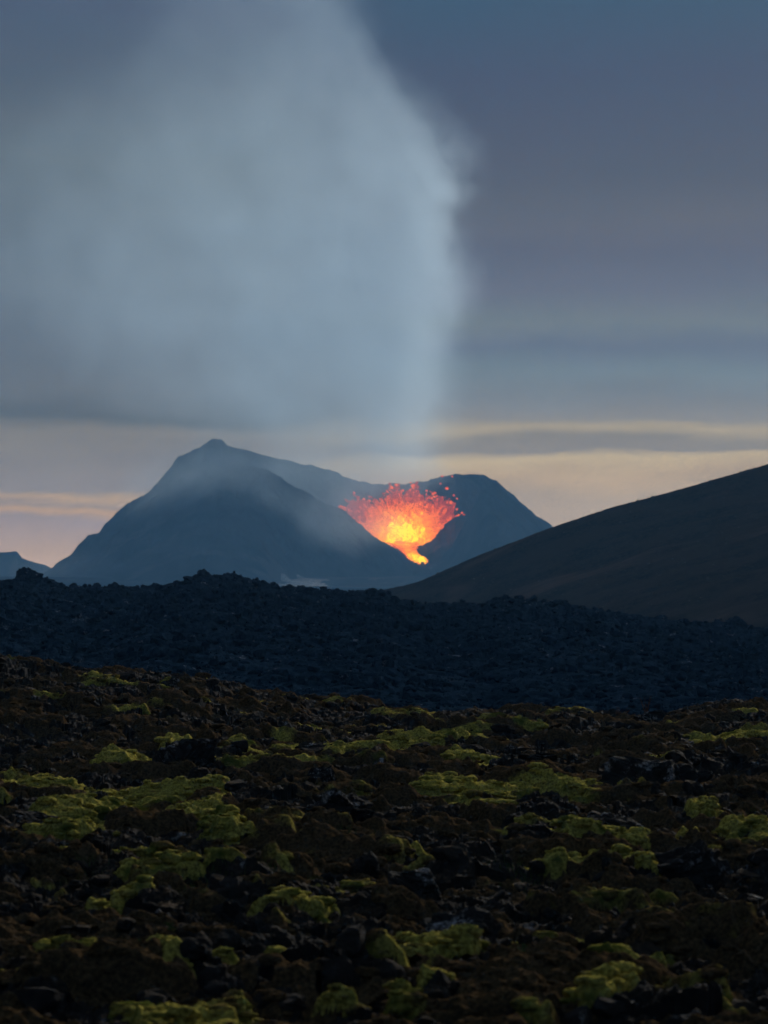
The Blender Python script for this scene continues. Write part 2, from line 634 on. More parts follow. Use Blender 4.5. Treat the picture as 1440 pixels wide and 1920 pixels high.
NR, NC = 1000, 1000
dd = 120 * np.exp(np.linspace(0, math.log(580 / 120.), NR))
uu = np.linspace(-.23, .23, NC)
Y = np.repeat(dd[:, None], NC, 1)
X = Y * uu[None, :]
xf, yf = X.ravel(), Y.ravel()
o = mesh_np('lava_flow', np.stack([xf, yf, H_flow(xf, yf)], 1), grid_faces(NR, NC), M_flow, smooth=False)
tag(o, kind='structure')
n = 15000
d_ = 128 + (DC + 18 - 128) * rng.random(n) ** .8
x_ = d_ * rng.uniform(-.2, .2, n)
s_ = (.14 + .62 * rng.random(n) ** 3.5) * (.45 + .55 * d_ / DC)
z_ = H_flow(x_, d_) + s_ * .3
V_, F_ = scatter(ROCKS1, np.stack([x_, d_, z_], 1), s_, (.6, 1.1))
o = mesh_np('flow_rubble', V_, F_, M_flow, smooth=False)
tag(o, 'black jumble of lava blocks, tinted with haze blue, covering the young lava flow behind the moss', 'rubble', kind='stuff')
SKY = [
    (50, 1081, 34, 1.0, 'big dark knob of lava on the flow crest at the far left'),
    (18, 1094, 18, .8, 'smaller dark lump left of the big far left knob on the flow crest'),
    (383, 1078, 17, 1.3, 'tallest block on the hump of the lava flow, below the volcano summit'),
    (432, 1082, 22, .9, 'rounded block right of the tallest one on the hump of the lava flow'),
    (212, 1103, 18, .8, 'low lump on the flow crest between the far left knob and the hump'),
    (337, 1095, 12, .9, 'small knob on the left shoulder of the lava flow hump'),
    (538, 1103, 8, 1.2, 'tiny spike on the flow crest right of the hump'),
    (700, 1102, 18, .8, 'dark lump on the flow crest where the brown hillside begins'),
    (945, 1126, 30, .9, 'broad dark lump on the flow crest in front of the brown hillside'),
    (1048, 1131, 22, .7, 'low dark block right of the broad lump on the flow crest'),
    (1235, 1158, 15, 1.1, 'isolated dark block on the right hand flow crest'),
    (1378, 1170, 28, .9, 'wide dark block on the flow crest near the right edge'),
]
for k, (px, py, r, sq, lab) in enumerate(SKY):
    d = DC - 2
    x = wx(px, d)
    s = r / F * d * .9
    zt = float(H_flow(np.array([x]), np.array([d]))[0])
    zc = min(wz(py, d) - s * sq * .3, zt + s * sq * .5)
    V, Fc = BSH[(k * 2 + 1) % len(BSH)]
    M = rotm(rng.uniform(-3, 3), rng.uniform(-.5, .5), rng.uniform(-.5, .5))
    o = mesh_np('lava_block', V @ M.T * s * np.array([1, 1, sq]), Fc, M_flow, smooth=False, loc=(x, d, zc))
    tag(o, lab, 'boulder', 'blocks along the crest of the young lava flow')

# ------------------------------------------------------------------ brown hillside on the right
HS = [(-400, 1145), (300, 1135), (560, 1120), (660, 1112), (700, 1107), (740, 1099), (780, 1091), (820, 1073), (870, 1051), (920, 1030), (975, 1009), (1035, 986),
      (1100, 965), (1150, 948), (1175, 942), (1250, 922), (1340, 896), (1440, 868), (1600, 826), (1900, 770),
      (2400, 720), (3200, 780), (4200, 1050)]
DH = 1150.
hx = np.array([wx(p[0], DH) for p in HS])
hz = np.array([wz(p[1], DH) for p in HS])


def H_hill(x, y):
    top = np.interp(x, hx, hz)
    top = .5 * top + .25 * np.interp(x - 4, hx, hz) + .25 * np.interp(x + 4, hx, hz)
    back = np.maximum(y - DH, 0)
    front = np.maximum(DH - y, 0)
    z = top - back * .25 - 24 * (1 - np.exp(-(front / 70.) ** 2 * .5)) * .35 - front * .072
    # spur in front, with the gully behind it
    sx = np.array([wx(p, 900) for p in (1000, 1180, 1300, 1440, 1700, 2300)])
    sz = np.array([wz(p, 900) for p in (1215, 1162, 1108, 1060, 985, 880)])
    sp = np.interp(x, sx, sz) - .16 * np.maximum(y - 900, 0) - .10 * np.maximum(900 - y, 0)
    k = 3.
    m = np.maximum(z, sp)
    z = m + k * np.log1p(np.exp(-np.abs(z - sp) / k)) * .6 - .6
    amp = sstep(0, 60, front) * .85 + .15
    z = z + amp * (1.6 * perlin(x, y * .6, 55., 201) + .7 * perlin(x, y, 18., 202)) + .16 * fbm(x, y, 3.5, 4, 203, .6)
    z = z + .25 * np.maximum(perlin(x, y, 2.2, 209) - .35, 0)
    return np.maximum(z, -7)


def rect_grid(x0, x1, nx, ys):
    xs = np.linspace(x0, x1, nx)
    Y = np.repeat(np.asarray(ys)[:, None], nx, 1)
    X = np.repeat(xs[None, :], len(ys), 0)
    return X.ravel(), Y.ravel(), grid_faces(len(ys), nx)


mh, nt, b, out = newmat('brown_hillside')
P = coords(nt)
c = ramp(nt, noise(nt, P, .035, 6, .6), [(.42, (.0050, .0048, .0045)), (.58, (.026, .018, .012))])
c = mixc(nt, mrange(nt, noise(nt, P, .5, 6, .7), .47, .60), c, (.030, .023, .014))
c = mixc(nt, mrange(nt, noise(nt, P, .012, 5, .6, .5), .52, .66), c, (.060, .040, .030))
c = mixc(nt, mrange(nt, noise(nt, P, 1.6, 5, .7), .64, .72), c, (.08, .07, .06))
L(nt, c, b.inputs['Base Color'])
b.inputs['Roughness'].default_value = 1
b.inputs['Specular IOR Level'].default_value = 0
bump(nt, noise(nt, P, .6, 8, .75), 1, 1.2, b)
xf, yf, fc = rect_grid(-90, 640, 900, np.concatenate([np.linspace(560, 1100, 420), np.linspace(1101, 1165, 120), np.linspace(1168, 1500, 60)]))
o = mesh_np('hillside', np.stack([xf, yf, H_hill(xf, yf)], 1), fc, mh, True)
tag(o, kind='structure')
M_stone = mat_plain('pale_stone', (.03, .028, .026), (.08, .075, .065), 1.5)
n = 420
x_ = rng.uniform(20, 200, n)
d_ = rng.uniform(750, 1145, n)
s_ = .12 + .4 * rng.random(n) ** 3
V_, F_ = scatter(ROCKS1, np.stack([x_, d_, H_hill(x_, d_) + s_ * .2], 1), s_)
o = mesh_np('hillside_stones', V_, F_, M_stone, smooth=False)
tag(o, 'scattered small pale stones on the brown hillside at the right', 'stones', kind='stuff')
# tussocks that break the ridge line
M_dry = mat_plain('dry_growth', (.03, .026, .014), (.07, .058, .028), 3.)
n = 500
x_ = rng.uniform(-10, 230, n)
d_ = DH + rng.uniform(-6, 4, n)
s_ = .15 + .75 * rng.random(n) ** 5
V_, F_ = scatter(ROCKS1, np.stack([x_, d_, H_hill(x_, d_)], 1), s_, (.5, .9))
o = mesh_np('ridge_tussocks', V_, F_, M_dry, smooth=True)
tag(o, 'low dry tussocks along the ridge line of the brown hillside', 'tussocks', kind='stuff')

# ------------------------------------------------------------------ volcano
SIL = [(-900, 1096), (0, 1094), (60, 1088), (100, 1063), (130, 1040), (148, 1022), (165, 1005), (185, 996), (203, 979), (215, 965), (240, 942), (268, 930),
       (285, 915), (300, 900), (320, 875), (335, 856), (355, 848), (375, 838), (384, 831), (395, 823), (416, 822), (426, 836),
       (460, 843), (500, 855), (540, 863), (580, 872), (600, 878), (628, 882), (645, 894), (665, 901), (700, 906),
       (730, 907), (760, 906), (800, 902), (822, 893), (862, 888), (900, 890), (930, 900), (950, 917), (975, 940),
       (1000, 962), (1030, 982), (1080, 1018), (1150, 1060), (1230, 1090), (1400, 1097), (3000, 1100)]
DB = 5200.
FRT = [(-900, 1100), (60, 1094), (100, 1072), (165, 1018), (215, 982), (268, 945), (300, 920), (340, 893), (372, 876), (410, 868), (460, 872),
       (505, 880), (545, 908), (590, 934), (637, 953), (668, 974), (697, 1002), (722, 1016), (742, 1030), (762, 1052), (785, 1066), (803, 1064),
       (830, 1048), (852, 1018), (873, 978), (890, 940), (908, 908), (930, 910), (955, 932), (1000, 973), (1060, 1020), (1150, 1064),
       (1230, 1092), (3000, 1100)]
DF = 4950.
bx = np.array([wx(p[0], DB) for p in SIL])
bz = np.array([wz(p[1], DB) for p in SIL])
fx_ = np.array([wx(p[0], DF) for p in FRT])
fz_ = np.array([wz(p[1], DF) for p in FRT])
VX, VY, VZ = wx(765, 5060), 5060., wz(1024, 5060)


def H_volc(x, y):
    wyy = 26 * perlin(x, y, 210., 301)
    zb = np.interp(x, bx, bz)
    yb = y - DB
    zb2 = zb - np.where(yb > 0, yb * .5, -(yb) * 1.05)
    yy = y - DF + wyy * sstep(20, 120, np.abs(y - DF))
    zf_ = (np.interp(x, fx_, fz_) * .3 + sum(np.interp(x + q, fx_, fz_) for q in (-18, -10, 10, 18)) * .175)
    zf2 = zf_ - np.where(yy > 0, yy * .6, -yy * (.50 + .12 * perlin(x, y, 300., 303)))
    z = np.maximum(zb2, zf2)
    # spout of the breached crater
    rampz = VZ - 2 - (5060 - y) * .33
    wd = np.abs(x - (wx(762, 5000) + (5060 - y) * .20))
    rz = rampz - np.maximum(wd - 14, 0) * .8
    z = np.where((y < 5100) & (y > 4900), np.maximum(z, rz), z)
    steep = sstep(5, 60, z)
    z = z + steep * (7 * perlin(x, y, 70., 305) * sstep(0, 60, np.abs(y - DF)) * sstep(0, 60, np.abs(y - DB))
                     + 4.2 * fbm(x, y, 26., 4, 306, .6))
    z = z + steep * 6 * (ridged(x + .3 * (y - 4950) * 0, y * .18, 48., 3, 311) - .6) * sstep(10, 50, np.abs(y - DF)) * sstep(10, 50, np.abs(y - DB))
    apron = 17 * sstep(4400, 4700, y) * sstep(5700, 5300, y)
    return np.maximum(z, apron + 2.5 * perlin(x, y, 120., 309) - 4)


xf, yf, fc = rect_grid(-1300, 1000, 1000, np.concatenate([np.linspace(4300, 4800, 110), np.linspace(4803, 5300, 260), np.linspace(5306, 5900, 60)]))
mv, nt, b, out = newmat('volcano_slope')
P = coords(nt)
c = ramp(nt, noise(nt, P, .010, 7, .62), [(.38, (.004, .004, .005)), (.62, (.050, .045, .044))])
c = mixc(nt, mrange(nt, noise(nt, P, .004, 6, .65, .8), .54, .60), c, (.075, .060, .054))
L(nt, c, b.inputs['Base Color'])
b.inputs['Roughness'].default_value = 1
b.inputs['Specular IOR Level'].default_value = 0
bump(nt, noise(nt, P, .06, 6, .7), .7, 5, b)
o = mesh_np('volcano', np.stack([xf, yf, H_volc(xf, yf)], 1), fc, mv, True)
tag(o, kind='structure')


def H_pale(x, y):
    return H_volc(x, y)


# pale ash flat at the foot of the cone
M_ash = mat_plain('pale_ash', (.10, .10, .105), (.30, .29, .28), .03)
xf, yf, fc = rect_grid(wx(525, 4550), wx(625, 4550), 60, np.linspace(4360, 4640, 60))
r_ = ((xf - xf.mean()) / 52) ** 2 + ((yf - 4500) / 150) ** 2 + .8 * fbm(xf, yf, 60, 3, 331)
za = H_volc(xf, yf)
za = za + .9 - 5 * sstep(.55, .8, r_)
o = mesh_np('ash_flat', np.stack([xf, yf, za], 1), fc, M_ash, True)
tag(o, kind='structure')

# far hill on the left edge
FH = [(-1500, 1075), (-700, 1020), (-200, 1034), (0, 1034), (32, 1035), (42, 1047), (62, 1051), (80, 1058), (98, 1066), (140, 1078), (260, 1092), (400, 1098)]
DL = 5900.
lx = np.array([wx(p[0], DL) for p in FH])
lz = np.array([wz(p[1], DL) for p in FH])
xf, yf, fc = rect_grid(wx(-1500, DL), wx(400, DL), 500, np.linspace(5350, 6650, 160))
zl = np.interp(xf, lx, lz) - np.abs(yf - DL) * .35 + 3 * fbm(xf, yf, 40, 4, 351)
zl = np.maximum(zl, -6)
o = mesh_np('distant_hill', np.stack([xf, yf, zl], 1), fc, mv, True)
tag(o, kind='structure')

# ------------------------------------------------------------------ wide ground sheet
rr = np.concatenate([[0], 2 * np.exp(np.linspace(0, math.log(6750 / 2.), 330))])
aa = np.linspace(0, 2 * np.pi, 361)
RR, AA = np.meshgrid(rr, aa, indexing='ij')
xf, yf = (RR * np.sin(AA)).ravel(), (RR * np.cos(AA)).ravel()
r = np.sqrt(xf ** 2 + yf ** 2)
z = -1.4 + 4.7 * sstep(19, 7, r) - 3.5 * sstep(104, 125, r) + .3 * fbm(xf, yf, 9, 3, 401) * sstep(400, 100, r)
z = z + 1.2 * fbm(xf, yf, 400, 3, 403) * sstep(200, 900, r) - 4.6 * sstep(130, 420, r)
mg = mat_rock('plain_rock', (.006, .006, .006), (.022, .018, .015), (.04, .04, .04), .4, .66, dry=(.030, .022, .013), spec=0)
o = mesh_np('ground', np.stack([xf, yf, z], 1), grid_faces(len(rr), 361), mg, True)
tag(o, kind='structure')

# ------------------------------------------------------------------ lava fountain
ml, nt, b, out = newmat('molten_lava')
nt.nodes.remove(b)
P = coords(nt)
heat = N(nt, 'ShaderNodeAttribute', attribute_name='melt').outputs['Fac']
hn = mth(nt, 'ADD', heat, mth(nt, 'MULTIPLY', mth(nt, 'SUBTRACT', noise(nt, P, .10, 6, .68), .5), .95))
ec = ramp(nt, hn, [(.0, (.50, .035, .012)), (.22, (.95, .105, .002)), (.5, (1., .18, .0)), (.70, (1, .30, .0)), (.95, (1., .60, .0))])
es = mrange(nt, hn, 0, 1, 1.15, 2.8, False)
em = N(nt, 'ShaderNodeEmission')
L(nt, ec, em.inputs[0])
L(nt, es, em.inputs[1])
L(nt, em.outputs[0], out.inputs[0])

fount = empty('lava_fountain', (VX, VY, VZ))
tag(fount, 'orange and yellow fountain of molten lava bursting from the open crater', 'lava fountain')
TOPX = np.array([636, 650, 668, 690, 712, 728, 745, 758, 776, 790, 806, 822, 840, 862], float)
TOPY = np.array([956, 946, 934, 944, 942, 922, 914, 938, 916, 938, 926, 936, 938, 962], float)
BOTX = np.array([636, 665, 690, 715, 735, 760, 785, 803, 818, 828, 845, 862], float)
BOTY = np.array([958, 975, 998, 1013, 1016, 1018, 1017, 1012, 1003, 985, 974, 968], float)


def blobs(items, sub):
    """items: (px, py, depth offset, radius m, stretch, dirx, dirz, heat)"""
    VV, FF, HH = [], [], []
    n = 0
    V0, F0 = ICO[sub]
    for k, (px, py, dy, r, st, dx, dz, h) in enumerate(items):
        d = VY + dy
        c = np.array([wx(px, d) - VX, dy, wz(py, d) - VZ])
        W = V0 * (1 + .45 * noise3(V0 + k * 1.7, .8, k % 97)[:, None])
        a = np.array([dx, 0, dz])
        a = a / (np.linalg.norm(a) + 1e-6)
        W = W * r
        W = W + np.outer(W @ a, a) * (st - 1)
        VV.append(W + c)
        FF.append(F0 + n)
        HH.append(np.full(len(V0), h))
        n += len(V0)
    return np.concatenate(VV), np.concatenate(FF), np.concatenate(HH)


core, spray = [], []
for j in range(150):
    # one jet: starts on the vent line, ends somewhere on the ragged top
    ex = rng.uniform(0, 1)
    ex = 640 + 220 * (ex if j % 3 else .5 + (ex - .5) * .6)
    ty = np.interp(ex, TOPX, TOPY)
    by = np.interp(ex, BOTX, BOTY)
    reach = rng.uniform(.25, 1.0) if j % 5 else rng.uniform(.95, 1.16)
    sx = 762 + (ex - 750) * .42 + rng.uniform(-6, 6)
    sy = np.interp(sx, BOTX, BOTY) - 2
    ey = by + (ty - by) * reach
    nn = rng.integers(10, 22)
    dyj = rng.uniform(-22, 18)
    for k in range(nn):
        t = (k + rng.random() * .8) / nn
        px = sx + (ex - sx) * t
        arc = 1 - (1 - t) ** 1.7
        py = sy + (ey - sy) * arc
        px += rng.normal() * (1 + 4.0 * t)
        py += rng.normal() * (1 + 3.0 * t)
        lim = np.interp(px, BOTX, BOTY) - 1
        if py > lim:
            py = lim - rng.random() * 4
        cd = math.hypot((px - 757) / 72., (py - 1000) / 52.)
        h = 1.12 - .80 * cd + rng.normal() * .07
        r = max(.8, 4.6 * (1 - t) ** .7 + rng.random() * 2.3)
        (core if cd < .72 else spray).append((px, py, dyj + rng.normal() * 4, r, rng.uniform(1.0, 2.0), ex - sx, -(ey - sy) * .9, h))
for j in range(280):        # dense body
    px = rng.uniform(690, 835)
    bo = np.interp(px, BOTX, BOTY)
    to = np.interp(px, TOPX, TOPY)
    py = bo - (bo - to) * rng.random() ** 1.3 * .50 - 2
    cd = math.hypot((px - 757) / 72., (py - 1000) / 52.)
    core.append((px, py, rng.uniform(-12, 22), rng.uniform(3, 6.5), 1.25, px - 757, 30, 1.10 - .8 * cd + rng.normal() * .1))
for j in range(120):         # thick left wing along the lip
    t = rng.random()
    px = 638 + 62 * t
    bo = np.interp(px, BOTX, BOTY)
    spray.append((px, bo - 3 - rng.random() * (6 + 26 * t), rng.uniform(-8, 12), rng.uniform(1.8, 4.2), 1.3, -30, 12, .12 + .38 * t + rng.normal() * .08))
for j in range(620):        # fine spatter
    px = rng.normal(765, 48)
    if not 640 < px < 872:
        continue
    to = np.interp(px, TOPX, TOPY)
    py = to + 16 + rng.normal() * 15
    py = max(min(py, np.interp(px, BOTX, BOTY) - 3), to - 5)
    spray.append((px, py, rng.uniform(-18, 25), (.6 + 1.9 * rng.random() ** 3), 1.5, px - 757, 60, .20 + rng.normal() * .12))
V_, F_, h_ = blobs(core, 1)
mesh_np('molten_core', V_, F_, ml, True, {'melt': h_}, fount)
V_, F_, h_ = blobs(spray, 1)
o = mesh_np('lava_spray', V_, F_, ml, True, {'melt': h_}, fount)
tag(o, kind='stuff')

# stream running out of the breach
NS, NW = 60, 18
VV, HH = [], []
ctr = [(738, 1019, 22), (748, 1026, 21), (757, 1032, 15), (765, 1038, 10), (774, 1043, 11), (784, 1047, 15), (789, 1052, 12), (790, 1056, 4)]
ctr = [(757, 1016, 30), (760, 1023, 22), (766, 1031, 13), (771, 1037, 12), (777, 1043, 13), (785, 1048, 15), (790, 1053, 11), (792, 1056, 3)]
tt = np.linspace(0, 1, len(ctr))
for i in range(NS):
    t = i / (NS - 1)
    px = np.interp(t, tt, [c[0] for c in ctr])
    py = np.interp(t, tt, [c[1] for c in ctr])
    w = np.interp(t, tt, [c[2] for c in ctr]) * (1 + .14 * math.sin(i * 1.3) + .1 * math.sin(i * 2.9))
    d = 5046 - 100 * t
    for k in range(NW):
        a = math.pi * k / (NW - 1)
        cx = px + w * math.cos(a)
        bul = math.sin(a) ** .6
        VV.append((wx(cx, d) - VX, d - 9 * bul - VY, wz(py, d) - 2.5 + 5.5 * bul + .8 * math.sin(i * .9 + k) - VZ))
        HH.append(.72 - .42 * (1 - bul) - .22 * math.sin(math.pi * min(1, t * 1.5)) + .25 * t + .1 * rng.normal())
mesh_np('lava_stream', VV, grid_faces(NS, NW), ml, True, {'melt': HH}, fount)

CLOT = [
    (775, 911, 4.2, 'largest airborne lava clot, just above the centre of the fountain'),
    (743, 909, 3.0, 'small lava clot on top of the left centre jet of the fountain'),
    (770, 905, 1.6, 'tiny red lava speck just left above the largest airborne clot'),
    (848, 893, 1.8, 'tiny red lava clot highest at the right, against the crater rim'),
    (829, 893, 2.0, 'red lava clot left of the highest one on the crater rim'),
    (838, 916, 3.0, 'flat red lava clot high above the right side of the fountain'),
    (826, 907, 1.8, 'faint small lava clot between the rim and the flat red clot'),
    (851, 929, 2.0, 'small lava clot right above the pair at the right of the fountain'),
    (857, 935, 1.7, 'tiny lava clot at the far upper right of the fountain'),
    (846, 943, 3.3, 'bright round lava clot off the right shoulder of the fountain'),
    (866, 962, 2.2, 'lava clot furthest right, level with the right wing of the fountain'),
    (664, 924, 2.0, 'faint pink lava clot high above the left wing of the fountain'),
    (727, 923, 1.9, 'small lava clot left of the left centre jet of the fountain'),
    (800, 920, 2.0, 'small lava clot between the largest airborne clot and the right side'),
    (755, 920, 2.4, 'small lava clot between the two tallest jets of the fountain'),
    (816, 924, 2.2, 'reddish lava clot in the upper right spray beside the flat red one'),
]
for k, (px, py, r, lab) in enumerate(CLOT):
    V, Fc = ICO[2]
    W = V * (1 + .4 * noise3(V + k * 2.7, .7, k)[:, None]) * r * np.array([1.15, 1, .9])
    d = VY + rng.uniform(-10, 10)
    o = mesh_np('lava_clot', W, Fc, ml, True, {'melt': np.full(len(V), .28 if r > 3 else .18)}, loc=(wx(px, d), d, wz(py, d)))
    tag(o, lab, 'lava clot', 'lava clots flying round the fountain')

# ------------------------------------------------------------------ small plants
M_leaf = mat_plain('leaf', (.030, .060, .014), (.075, .12, .03), 6.)
M_leafy = mat_plain('yellow_leaf', (.10, .13, .02), (.20, .22, .04), 6.)
M_red = mat_plain('red_leaf', (.07, .028, .016), (.13, .055, .030), 6.)
M_stem = mat_plain('twig', (.03, .02, .015), (.08, .06, .05), 6.)


def tube(p0, p1, r0, r1, ns=5):
    p0, p1 = np.array(p0), np.array(p1)
    a = p1 - p0
    a = a / (np.linalg.norm(a) + 1e-9)
    b1 = np.cross(a, (0, 0, 1) if abs(a[2]) < .9 else (1, 0, 0))
    b1 /= np.linalg.norm(b1)
    b2 = np.cross(a, b1)
    V = []
    for p, r in ((p0, r0), (p1, r1)):
        for k in range(ns):
            t = 2 * math.pi * k / ns
            V.append(p + r * (b1 * math.cos(t) + b2 * math.sin(t)))
    Fc = [(k, (k + 1) % ns, ns + (k + 1) % ns, ns + k) for k in range(ns)]
    return V, Fc


def plant(name, px, py, hpx, mat, lab, cat, group=None, nst=9, leaf=.16, spread=.7, dscale=None):
    zz = 0.
    for _ in range(8):
        d = (EYE - zz) * F / (py - HOR)
        zz = float(base_fg(np.array([wx(px, d)]), np.array([d]))[0]) + .1
    d = min(d, 103.5)
    x = wx(px, d)
    zz = hfg1(x, d)
    h = hpx / F * d
    root = empty(name, (x, d, zz - .03))
    tag(root, lab, cat, group)
    SV, SF, LV, LF = [], [], [], []
    for k in range(nst):
        a = rng.uniform(0, 2 * math.pi)
        ln = h * rng.uniform(.6, 1.05)
        sp = spread * rng.uniform(.2, 1.)
        pts = [np.array([math.cos(a) * sp * ln * t ** 1.5, math.sin(a) * sp * ln * t ** 1.5, ln * t]) for t in np.linspace(0, 1, 5)]
        for i in range(4):
            V, Fc = tube(pts[i], pts[i + 1], h * .022 * (1 - i * .2), h * .022 * (.8 - i * .2))
            n0 = len(SV)
            if i == 0:
                SV += V
                SF += [tuple(q + n0 for q in f) for f in Fc]
            else:
                n1 = len(LV)
                LV += V
                LF += [tuple(q + n1 for q in f) for f in Fc]
        for j in range(9):
            t = rng.uniform(.3, 1.)
            p = pts[0] * 0 + np.array([math.cos(a) * sp * ln * t ** 1.5, math.sin(a) * sp * ln * t ** 1.5, ln * t])
            u = rng.normal(size=3)
            u[2] = abs(u[2]) * .6
            u /= np.linalg.norm(u)
            w = np.cross(u, rng.normal(size=3))
            w /= np.linalg.norm(w)
            s = h * leaf * rng.uniform(.6, 1.2)
            m1 = p + u * s * .5
            n0 = len(LV)
            lift = np.cross(u, w) * s * .08
            LV += [p, m1 + w * s * .22 + lift, p + u * s, m1 - w * s * .22 + lift]
            LF.append((n0, n0 + 1, n0 + 2, n0 + 3))
    mesh_np('stem', SV, SF, M_stem, True, parent=root)
    mesh_np('foliage', LV, LF, mat, False, parent=root)
    return root


gp = 'small green plants among the lava'
plant('leafy_plant', 893, 1385, 22, M_leafy, 'bright yellow green sprig above the middle moss cushions', 'plant', gp)
plant('leafy_plant', 1278, 1558, 26, M_leafy, 'yellow green upright sprig over the large right boulder', 'plant', gp)
plant('leafy_plant', 258, 1765, 34, M_leaf, 'dark green leafy plant at lower left above the moss mound', 'plant', gp, 12)
plant('leafy_plant', 322, 1745, 34, M_leaf, 'dark green leafy plant right of its twin at lower left', 'plant', gp, 12)
plant('leafy_plant', 697, 1440, 24, M_leafy, 'green sprig above the wide central outcrop', 'plant', gp, 12)
plant('leafy_plant', 585, 1538, 24, M_leaf, 'green tuft directly right of the lichen crusted boulder', 'plant', gp, 14)
plant('leafy_plant', 150, 1620, 28, M_leaf, 'dark green tuft below the left part of the large moss bank', 'plant', gp, 14)
plant('leafy_plant', 350, 1600, 24, M_leaf, 'green tuft at the lower rim of the large moss bank', 'plant', gp, 14)
plant('leafy_plant', 960, 1620, 34, M_leaf, 'grey green plant in the gap left of the right hand moss strips', 'plant', gp, 12)
plant('leafy_plant', 1255, 1552, 18, M_leaf, 'small green tuft left of the upright yellow green sprig', 'plant', gp, 10)
plant('leafy_plant', 120, 1360, 16, M_leaf, 'small green tuft at left below the far moss strip', 'plant', gp, 10)
plant('leafy_plant', 1390, 1540, 22, M_leaf, 'green tuft near the right edge above a moss strip', 'plant', gp, 12)
plant('leafy_plant', 440, 1322, 16, M_leaf, 'pale green tuft on the slope of the left crest', 'plant', gp, 10)
plant('leafy_plant', 975, 1792, 44, M_leaf, 'broad green plant on the lower right moss mound', 'plant', gp, 14)
gr = 'red brown shrubs on the far edge of the old lava'
plant('shrub', 800, 1332, 14, M_red, 'low leftmost red brown shrub on the far edge', 'shrub', gr, 9, .14, 1.1)
plant('shrub', 1125, 1338, 22, M_red, 'red brown shrub on the far edge left of the taller pair', 'shrub', gr, 10, .14, .9)
plant('shrub', 1165, 1340, 30, M_red, 'bushy red brown shrub at the middle of the far edge group', 'shrub', gr, 12, .12, .8)
plant('shrub', 1212, 1338, 46, M_red, 'tallest thin red brown shrub beside the jagged black rock', 'shrub', gr, 7, .09, .35)
plant('shrub', 1105, 1365, 22, M_red, 'rusty low bush under the far edge shrubs', 'shrub', gr, 12, .12, 1.0)
plant('shrub', 1405, 1330, 26, M_red, 'sparse thin shrub near the right edge of the far crest', 'shrub', gr, 6, .09, .3)

# dead branch
zz = 0.
d = 4.9 * F / (1748 - HOR)
x0 = wx(603, d)
root = empty('dead_branch', (x0, d, hfg1(x0, d) + .05))
tag(root, 'bare grey forked twig lying on dark moss below the centre', 'branch')
k = d / F
pts = [(0, 0, 0), (14, -6, 12), (26, 6, 22), (40, 0, 36), (46, 5, 44)]
SV, SF = [], []


def addtube(a, b, r0, r1):
    V, Fc = tube([q * k for q in a], [q * k for q in b], r0 * k, r1 * k, 6)
    n0 = len(SV)
    SV.extend(V)
    SF.extend([tuple(q + n0 for q in f) for f in Fc])


for i in range(4):
    addtube(pts[i], pts[i + 1], 2.4 - .4 * i, 2.0 - .4 * i)
mesh_np('main_twig', SV, SF, M_boulder, True, parent=root)
SV, SF = [], []
addtube(pts[2], (34, -14, 14), 1.6, 1.2)
addtube((34, -14, 14), (44, -20, 2), 1.2, .7)
mesh_np('side_twig', SV, SF, M_boulder, True, parent=root)

# grass
n = 2600
cx = np.array([[250, 1660], [340, 1650], [520, 1640], [960, 1625], [150, 1615], [640, 1560], [1390, 1545], [700, 1430], [1180, 1560], [400, 1640], [850, 1500], [1150, 1430]])
LV, LF = [], []
pick = rng.integers(len(cx), size=n)
pxs = cx[pick, 0] + rng.normal(size=n) * 28
pys = cx[pick, 1] + rng.normal(size=n) * 9
dgs = 4.9 * F / (pys - HOR)
xgs = (pxs - 720) / F * dgs
zgs = H_fg(xgs, dgs)
for k in range(n):
    h = rng.uniform(.10, .24)
    w = .006
    lean = rng.normal(size=2) * .35 * h
    a = rng.uniform(0, 3.14)
    dx, dy = math.cos(a) * w, math.sin(a) * w
    n0 = len(LV)
    p = np.array([xgs[k], dgs[k], zgs[k] - .02])
    q = p + np.array([lean[0] * .4, lean[1] * .4, h * .6])
    t = p + np.array([lean[0], lean[1], h])
    LV += [p - (dx, dy, 0), p + (dx, dy, 0), q + (dx * .7, dy * .7, 0), q - (dx * .7, dy * .7, 0), t]
    LF += [(n0, n0 + 1, n0 + 2, n0 + 3), (n0 + 3, n0 + 2, n0 + 4, n0 + 4)]
me = bpy.data.meshes.new('grass')
me.from_pydata([tuple(v) for v in LV], [], [f if f[2] != f[3] else f[:3] for f in LF])
me.materials.append(M_leaf)
o = bpy.data.objects.new('grass', me)
COL.objects.link(o)
tag(o, 'thin dark green grass blades in the hollows of the old lava', 'grass', kind='stuff')


# ------------------------------------------------------------------ smoke and haze
def box(name, lo, hi, mat):
    v = [(x, y, z) for x in (lo[0], hi[0]) for y in (lo[1], hi[1]) for z in (lo[2], hi[2])]
    f = [(0, 1, 3, 2), (4, 6, 7, 5), (0, 4, 5, 1), (2, 3, 7, 6), (0, 2, 6, 4), (1, 5, 7, 3)]
    me = bpy.data.meshes.new(name)
    me.from_pydata(v, [], f)
    me.materials.append(mat)
    o = bpy.data.objects.new(name, me)
    COL.objects.link(o)
    return o


HAZE_D = 1.3e-4
m, nt, b, out = newmat('haze')
nt.nodes.remove(b)
pv = N(nt, 'ShaderNodeVolumePrincipled')
pv.inputs['Color'].default_value = (.20, .47, .82, 1)
pv.inputs['Density'].default_value = HAZE_D
pv.inputs['Anisotropy'].default_value = 0.1
L(nt, pv.outputs[0], out.inputs['Volume'])
o = box('haze', (-6900, -6900, -12), (6900, 6900, 1620), m)
tag(o, 'thin blue evening haze over the whole landscape', 'haze', kind='stuff')

